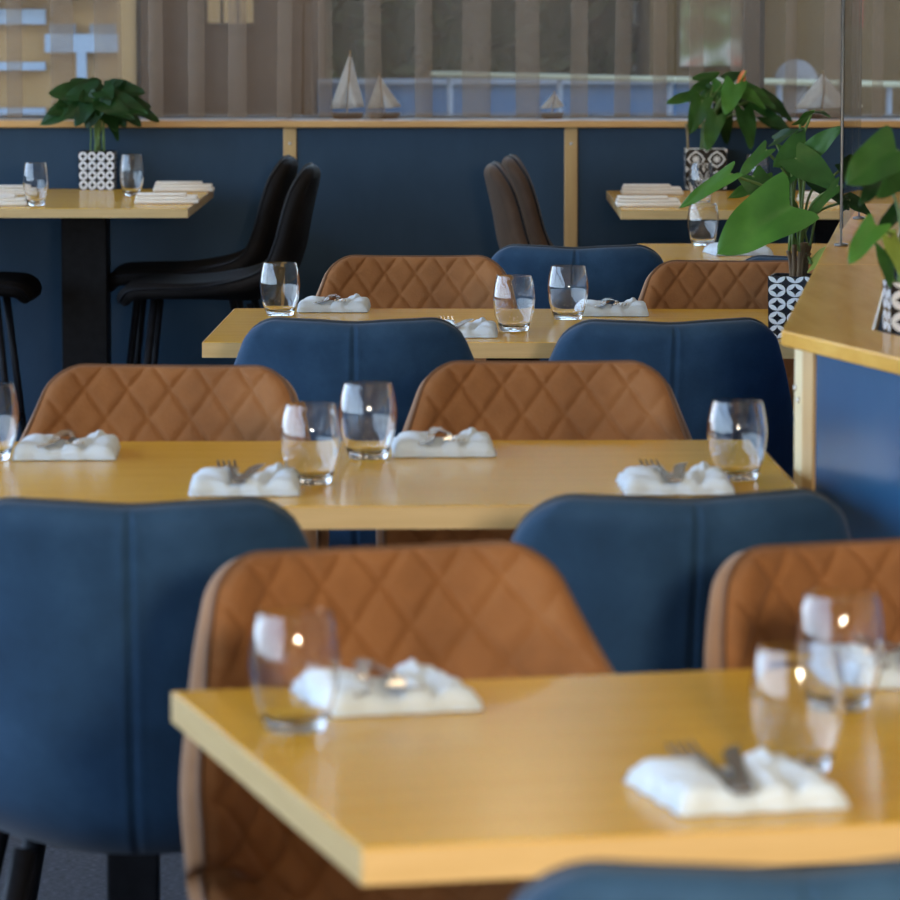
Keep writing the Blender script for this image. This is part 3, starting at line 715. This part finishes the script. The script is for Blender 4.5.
NW, ND = .136, .150
def napkin_h(x, y):
    u, v = x/NW, y/ND      # -.5 .. .5
    h = .0085
    def ridge(c, wd, ht, sk=0): return ht*max(0, 1-((u-c-sk*v)/wd)**2)**.55 if abs((u-c-sk*v)/wd) < 1 else 0
    h += ridge(-.30, .19, .010, .10) + ridge(.17, .09, .009, .22) + ridge(.37, .12, .008, .06)
    h += .0012*math.sin(19*u+7*v)+.001*math.sin(23*v-5*u)
    e = min(.5-abs(u), .5-abs(v)); k = min(1, e/.055); return h*math.sqrt(max(0, 1-(1-k)**2))
def make_napkin():
    nx, ny = 56, 40; V, Fc = [], []
    for i in range(ny+1):
        for j in range(nx+1):
            x, y = (j/nx-.5)*NW, (i/ny-.5)*ND; wob = 1+.02*math.sin(i*.5)
            V.append((x*wob, y*(1+.02*math.sin(j*.4)), .0045+napkin_h(x, y)))
    k = nx+1
    for i in range(ny):
        for j in range(nx): Fc.append((i*k+j, i*k+j+1, (i+1)*k+j+1, (i+1)*k+j))
    ring = [j for j in range(k)] + [i*k+nx for i in range(1, ny+1)] + [ny*k+j for j in range(nx-1, -1, -1)] + [i*k for i in range(ny-1, 0, -1)]
    prev = ring
    for (s, z) in ((.992, .0040), (1.006, .0030), (1.006, .0012), (.985, .0004)):
        b_ = len(V)
        for q in ring: V.append((V[q][0]*s, V[q][1]*s, z))
        cur = list(range(b_, b_+len(ring)))
        for q in range(len(ring)): Fc.append((prev[q], cur[q], cur[(q+1) % len(ring)], prev[(q+1) % len(ring)]))
        prev = cur
    Fc.append(tuple(prev[::-1])); return mesh('folded_napkin', V, Fc, 'napkin', None, True)
def flat_napkin():
    """three flat layers folded over, as laid on the high tables"""
    V, Fc = [], []; nx, ny = 30, 20; o = None
    bm = bmesh.new()
    for (x0, x1, y0, y1, z0, z1) in ((-.085, .085, -.055, .055, 0, .010), (-.083, .080, -.052, .050, .0102, .019), (-.080, .052, -.050, .045, .0192, .026)):
        r = bmesh.ops.create_cube(bm, size=1)
        for v in r['verts']:
            v.co = (x0+(v.co.x+.5)*(x1-x0), y0+(v.co.y+.5)*(y1-y0), z0+(v.co.z+.5)*(z1-z0))
        ed = list({e for v in r['verts'] for e in v.link_edges})
        bmesh.ops.bevel(bm, geom=ed, offset=.0036, segments=3, affect='EDGES', profile=.5)
    return from_bm('folded_napkin', bm, 'warmlitnap', None, True)
def solid(name, outline_rows, th, m):
    """flat strip: rows of (y, x0, x1, z)"""
    V, Fc = [], []
    for (y, x0, x1, z) in outline_rows: V += [(x0, y, z), (x1, y, z), (x1, y, z+th), (x0, y, z+th)]
    for i in range(len(outline_rows)-1):
        a = i*4
        for k in range(4): Fc.append((a+k, a+(k+1) % 4, a+4+(k+1) % 4, a+4+k))
    Fc += [(3, 2, 1, 0), (len(V)-4, len(V)-3, len(V)-2, len(V)-1)]
    return V, Fc
def merged(parts):
    V, Fc = [], []
    for v, f in parts:
        b_ = len(V); V += v; Fc += [tuple(i+b_ for i in q) for q in f]
    return V, Fc
def make_fork():
    r = empty('fork')
    v, f = solid('h', [(-.095, -.006, .006, 0), (-.085, -.0075, .0075, 0), (-.05, -.005, .005, .002), (0, -.003, .003, .005), (.03, -.003, .003, .005), (.042, -.009, .009, .002), (.052, -.0125, .0125, .0)], .0022, None)
    mesh('handle', v, f, 'steel', r)
    for k in range(4):
        x = -.0105+.007*k
        v, f = solid('t', [(.050, x-.0024, x+.0024, 0), (.075, x-.0018, x+.0018, .001), (.098, x-.001, x+.001, .006)], .002, None)
        mesh('tine', v, f, 'steel', r)
    return r
def make_knife():
    r = empty('knife')
    v, f = solid('h', [(-.10, -.006, .006, 0), (-.092, -.0078, .0078, 0), (-.04, -.0065, .0065, 0), (-.005, -.005, .005, 0)], .0045, None); mesh('handle', v, f, 'steel', r)
    v, f = solid('b', [(-.006, -.005, .005, .0012), (.01, -.0085, .006, .0012), (.06, -.0092, .006, .0012), (.09, -.006, .006, .0012), (.105, .003, .006, .0012)], .0014, None); mesh('blade', v, f, 'steel', r)
    return r
nap0, nap1, fk0, kn0 = make_napkin(), flat_napkin(), make_fork(), make_knife(); used = {}
def inst(src, key):
    o = copy_tree(src) if used.get(key) else src; used[key] = True; return o
def setting(px, py, z, rot, where, cut=True, flip=False, spread=0.05, cutd=None):
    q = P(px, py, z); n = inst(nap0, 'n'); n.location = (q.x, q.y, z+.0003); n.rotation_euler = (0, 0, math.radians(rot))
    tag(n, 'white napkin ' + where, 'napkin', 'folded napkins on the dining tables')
    if not cut: return
    for i, (src, key, lab) in enumerate(((fk0, 'f', 'steel fork on the napkin '), (kn0, 'k', 'steel knife on the napkin '))):
        o = inst(src, key); dx = (-.012, .012)[i] * (-1 if flip else 1)
        a = math.radians(rot + (180 if flip else 0) + (5, -7)[i] + (cutd or 0)); R_ = Matrix.Rotation(math.radians(rot), 3, 'Z'); d = R_ @ Vector((dx-.005, .018, 0))
        o.location = (q.x+d.x, q.y+d.y, z+.0180); o.rotation_euler = (0, 0, a); tag(o, lab + where, key == 'f' and 'fork' or 'knife', 'cutlery on the napkins')
setting(386, 702, .75, 16, 'by the left tumbler of the nearest table', flip=True, cutd=-8)
setting(736, 797, .75, 14, 'before the front right tumbler of the nearest table', cutd=-8)
setting(898, 676, .75, 14, 'at the right edge of the nearest table', flip=True, cutd=-8)
setting(67, 455, .75, 2, 'at the far left of the middle table', flip=True)
setting(443, 452, .75, 2, 'right of the paired tumblers on the middle table', flip=True)
setting(245, 490, .75, 2, 'left of the paired tumblers, near edge of the middle table')
setting(675, 489, .75, 2, 'beside the tumbler at the right end of the middle table')
setting(334, 310, .75, -1, 'beside the tumbler at the left end of the rear table', flip=True)
setting(459, 335, .75, -1, 'behind the left blue chair on the rear table')
setting(612, 314, .75, -1, 'right of the tumblers on the rear table', flip=True)
setting(738, 254, .75, 8, 'under the big leaf on the small far table', cut=False)
def flatnap(px, py, rot, where):
    q = P(px, py, HZ); n = inst(nap1, 'm'); n.location = (q.x, q.y, HZ+.0003); n.rotation_euler = (0, 0, math.radians(rot))
    tag(n, 'flat white napkin ' + where, 'napkin', 'flat napkins on the high tables')
flatnap(167, 203, 2, 'nearer one of two at the right end of the left high table')
flatnap(184, 191, 2, 'behind the other one at the right end of the left high table')
flatnap(-4, 205, 2, 'nearer one at the left edge on the left high table')
flatnap(8, 195, 2, 'behind the slim tumbler at the left edge on the left high table')
flatnap(648, 206, 0, 'nearer one of two at the left end of the right high table')
flatnap(652, 194, 0, 'farther one of two at the left end of the right high table')
flatnap(830, 202, 0, 'glimpsed between leaves at the right of the right high table')

# ------------------------------------------------------------------ potted plants
def pot(root, wd, ht, cu, cv, m, round_=False, rot=0):
    """square tapered pot, print on its four faces via UV, with soil"""
    hw0, hw1 = wd/2*.97, wd/2
    if not round_:
        pts = []; nseg = 5; rc = .004
        V, Fc, UV = [], [], []
        cs = [(-1, -1), (1, -1), (1, 1), (-1, 1)]
        for k in range(4):
            a, b_ = cs[k], cs[(k+1) % 4]; i = len(V)
            V += [(a[0]*hw0, a[1]*hw0, 0), (b_[0]*hw0, b_[1]*hw0, 0), (b_[0]*hw1, b_[1]*hw1, ht), (a[0]*hw1, a[1]*hw1, ht)]
            Fc.append((i, i+1, i+2, i+3)); UV += [(0, 0), (1, 0), (1, 1), (0, 1)]
        i = len(V); th = .004; V += [(c[0]*hw1, c[1]*hw1, ht) for c in cs] + [(c[0]*(hw1-th), c[1]*(hw1-th), ht) for c in cs] + [(c[0]*(hw1-th), c[1]*(hw1-th), ht-.03) for c in cs]
        for k in range(4): Fc.append((i+k, i+(k+1) % 4, i+4+(k+1) % 4, i+4+k)); Fc.append((i+4+k, i+4+(k+1) % 4, i+8+(k+1) % 4, i+8+k)); UV += [(.0, .0)]*8
        Fc.append((0, 12, 8, 4)); UV += [(0, 0)]*4
    else:
        n = 32; V, Fc, UV = [], [], []
        for j, (r, z) in enumerate(((hw0, 0), (hw1, ht), (hw1-.004, ht), (hw1-.004, ht-.03))):
            for i in range(n): V.append((r*math.cos(2*math.pi*i/n), r*math.sin(2*math.pi*i/n), z))
        for j in range(3):
            for i in range(n):
                Fc.append((j*n+i, j*n+(i+1) % n, (j+1)*n+(i+1) % n, (j+1)*n+i))
                UV += [(i/n*3.14, 0), ((i+1)/n*3.14, 0), ((i+1)/n*3.14, 1), (i/n*3.14, 1)] if j == 0 else [(0, 0)]*4
        Fc.append(tuple(range(n-1, -1, -1))); UV += [(0, 0)]*n
    o = mesh('pot', V, Fc, m, root); uv = o.data.uv_layers.new(name='print')
    for q, t in enumerate(UV): uv.data[q].uv = t
    o.rotation_euler = (0, 0, rot)
    # soil: lumpy disc
    n = 10; V, Fc = [], []; h = hw1-.006
    for i in range(n+1):
        for j in range(n+1): V.append(((i/n*2-1)*h*(.7 if round_ else 1), (j/n*2-1)*h*(.7 if round_ else 1), ht-.012+random.uniform(0, .008)))
    for i in range(n):
        for j in range(n): Fc.append((i*(n+1)+j, (i+1)*(n+1)+j, (i+1)*(n+1)+j+1, i*(n+1)+j+1))
    s = mesh('soil', V, Fc, 'soil', root, True); s.rotation_euler = (0, 0, rot)
def leaf(root, base, tip, W, m, up=Vector((0, -.75, .65)), droop=.12, fold=.12, rnd=random):
    base, tip = Vector(base), Vector(tip); ax = tip-base; L_ = ax.length; ax.normalize()
    sd = ax.cross(up)
    if sd.length < .05: sd = ax.cross(Vector((1, 0, .2)))
    sd.normalize(); nn = sd.cross(ax).normalized()
    nt_, nu = 14, 5; V, Fc = [], []
    for i in range(nt_+1):
        t = i/nt_
        for j in range(-nu, nu+1):
            u = j/nu
            wt = W*1.22*(1-t)**.62*(1-.25*(1-t)**4) if t < 1 else 0
            y = t*L_ - .30*L_*abs(u)**1.2*(1-abs(u)**3*.45)*(1-t)**4
            z = fold*abs(u)*wt - droop*L_*t*t + droop*.35*L_*t + .03*L_*math.sin(9*t+2*u)*abs(u)
            V.append(base + ax*y + sd*(u*wt) + nn*z)
    k = 2*nu+1
    for i in range(nt_):
        for j in range(k-1): Fc.append((i*k+j, i*k+j+1, (i+1)*k+j+1, (i+1)*k+j))
    return mesh('leaf', V, Fc, m, root, True)
def stem(root, a, b_, r=.0022, m='stem', nm='stem'):
    a, b_ = Vector(a), Vector(b_); mid = a.lerp(b_, .55) + Vector((0, 0, .12*(b_-a).length)); mid.x = lerp(a.x, b_.x, .35); mid.y = lerp(a.y, b_.y, .35)
    tube(nm, spline([a, mid, b_], 5), r, m, root, 6)
def plant(name, pos, rot, potargs, leaves, label, Y, seed, trunk=0, trunkh=.05, extra=None, stemr=.0022):
    """leaves: (base px, base py, tip px, tip py, half width in px, material, depth offset)"""
    rnd = random.Random(seed); r = empty(name, pos); tag(r, label, 'plant', 'potted plants')
    pot(r, *potargs, rot=rot); ht = potargs[1]; s = Y/F
    for k in range(trunk):
        a = rnd.uniform(0, 6.28); q = .012
        stem(r, (q*math.cos(a), q*math.sin(a), ht-.01), (q*1.6*math.cos(a+.3), q*1.6*math.sin(a+.3), ht+trunkh*rnd.uniform(.7, 1.1)), .005, 'stembrown', 'woody_stem')
    for (bx, by, tx, ty, hw, m, dy) in leaves:
        dt = dy + rnd.uniform(-.035, .035)
        b_ = PY(bx, by, Y+dy)-Vector(pos); t = PY(tx, ty, Y+dt-rnd.uniform(.0, .05))-Vector(pos)
        leaf(r, b_, t, hw*s, M['leaf_'+m], up=Vector((rnd.uniform(-.35, .35), -.8, rnd.uniform(.35, .9))), droop=rnd.uniform(.05, .2), fold=rnd.uniform(.05, .22))
        a = rnd.uniform(0, 6.28); q = rnd.uniform(.0, .022)
        stem(r, (q*math.cos(a), q*math.sin(a), ht-.012+(trunkh if trunk else 0)), b_, stemr)
    return r
M['circ4'] = circles('circle_print_4', 4, 4); M['circ34'] = circles('circle_print_tall', 3, 4.5); M['circ2'] = circles('circle_print_2', 2, 2.3); M['quat'] = quatrefoil('ornate_print')
q = P(98, 189, HZ)
leavesL = [(92, 98, 38, 122, 16, 'dark', -.02), (90, 92, 48, 92, 14, 'dark', .0), (96, 92, 70, 79, 11, 'dark', .04), (104, 92, 122, 80, 12, 'dark', .04), (108, 92, 143, 90, 14, 'dark', .02), (112, 98, 160, 117, 14, 'dark', -.02),
           (106, 100, 142, 124, 14, 'dark', -.06), (100, 100, 84, 128, 14, 'dark', -.08), (104, 102, 118, 131, 14, 'dark', -.08), (94, 104, 62, 116, 14, 'dark', -.05), (110, 96, 152, 104, 13, 'dark', .05),
           (99, 95, 100, 118, 16, 'dark', -.05), (88, 98, 56, 104, 14, 'dark', .03), (103, 94, 130, 112, 14, 'dark', -.04), (98, 96, 80, 98, 13, 'dark', -.03), (97, 88, 88, 80, 10, 'dark', .08), (110, 118, 119, 141, 6, 'dark', -.02), (104, 104, 134, 117, 11, 'dark', -.09),
           (94, 92, 64, 96, 13, 'dark', -.06), (102, 90, 112, 98, 12, 'dark', -.07), (108, 100, 148, 112, 13, 'dark', -.08), (92, 100, 74, 126, 12, 'dark', -.07), (106, 104, 126, 126, 12, 'dark', -.02), (98, 98, 46, 112, 13, 'dark', .02)]
plant('potted_anthurium', q, 0, (.102, .108, 4, 4, M['circ4']), leavesL, 'dark leafy plant in a black and white circle-patterned pot on the left high table', q.y, 2)
q = P(705, 188, HZ)
leavesM = [(700, 95, 666, 101, 9, 'mid', 0), (716, 78, 692, 77, 7, 'mid', .05), (735, 84, 725, 114, 12, 'light', -.05), (702, 100, 690, 134, 11, 'mid', -.02), (717, 116, 706, 150, 10, 'mid', -.06), (722, 108, 728, 145, 10, 'dark', 0),
           (738, 90, 766, 106, 9, 'light', -.03), (744, 110, 753, 149, 11, 'mid', -.04), (740, 98, 748, 112, 6, 'dark', .05), (745, 88, 776, 106, 9, 'mid', .0), (763, 96, 793, 120, 10, 'dark', .02), (766, 117, 792, 133, 9, 'dark', .0),
           (722, 84, 716, 104, 10, 'light', .03), (726, 80, 742, 72, 8, 'dark', .06), (712, 92, 696, 112, 9, 'mid', .04), (728, 98, 722, 124, 10, 'mid', .02), (755, 100, 778, 122, 9, 'mid', .04), (710, 84, 690, 90, 8, 'mid', .06)]
pm = plant('potted_anthurium', q, .0, (.118, .112, 2, 2, M['quat']), leavesM, 'plant with an orange flower in an ornate pot on the right high table', q.y, 3)
fb = PY(741, 82, q.y-.04)-q
fo = leaf(pm, fb, PY(744, 70, q.y-.05)-q, .012, M['flower']); fo.name = 'flower'; fo.data.name = 'flower'
tube('spadix', [fb, PY(746, 71, q.y-.06)-q], [.004, .002], 'leaf_yellow', fo, 8)
stem(pm, (0, 0, .1), fb); stem(pm, (-.05, -.03, .09), PY(686, 124, q.y-.04)-q, .004, 'cream', 'support_stick')
q = P(797, 337, .75); q.x += .002
YC = q.y
leavesC = [(790, 206, 716, 252, 36, 'light', -.10), (730, 174, 678, 208, 9, 'light', -.06), (766, 150, 737, 177, 9, 'mid', -.02), (806, 142, 774, 166, 15, 'mid', .0), (796, 158, 838, 188, 18, 'mid', -.03), (812, 150, 840, 127, 11, 'mid', -.02),
           (752, 176, 778, 214, 15, 'mid', .03), (812, 112, 830, 114, 7, 'dark', .03), (800, 124, 814, 108, 7, 'mid', .02), (838, 186, 806, 217, 7, 'mid', -.08), (812, 264, 840, 240, 9, 'yellow', -.02), (846, 164, 868, 186, 14, 'dark', .04), (790, 150, 806, 176, 13, 'mid', .02),
           (770, 182, 728, 196, 11, 'mid', .04), (850, 200, 872, 214, 10, 'dark', .05), (816, 182, 850, 206, 13, 'dark', .02), (780, 196, 800, 222, 10, 'dark', .05), (775, 140, 800, 128, 8, 'dark', .04), (800, 168, 778, 186, 12, 'mid', .01)]
plant('potted_anthurium', q, math.radians(-12), (.098, .112, 3, 4.5, M['circ34']), leavesC, 'bright green broad-leaved plant in a circle-patterned pot on the rear table', YC, 5, trunk=7, trunkh=.055, stemr=.0026)
q = P(911, 331, LZ)
YR = q.y
leavesR = [(897, 150, 846, 184, 32, 'mid', -.05), (876, 226, 848, 262, 15, 'light', -.08), (884, 250, 891, 287, 9, 'mid', -.03), (890, 238, 902, 274, 9, 'yellow', -.05), (886, 176, 860, 200, 13, 'dark', .04), (905, 170, 880, 196, 14, 'mid', .02),
           (868, 238, 896, 230, 8, 'yellow', .0), (920, 190, 944, 230, 16, 'mid', 0), (925, 150, 960, 170, 18, 'mid', .02), (900, 210, 878, 232, 11, 'dark', .04), (915, 220, 935, 262, 12, 'light', -.03)]
plant('potted_anthurium', q, math.radians(4), (.066, .066, 2, 2.3, M['circ2']), leavesR, 'plant with a large round leaf in a small patterned pot on the oak ledge', YR, 9, stemr=.0018)
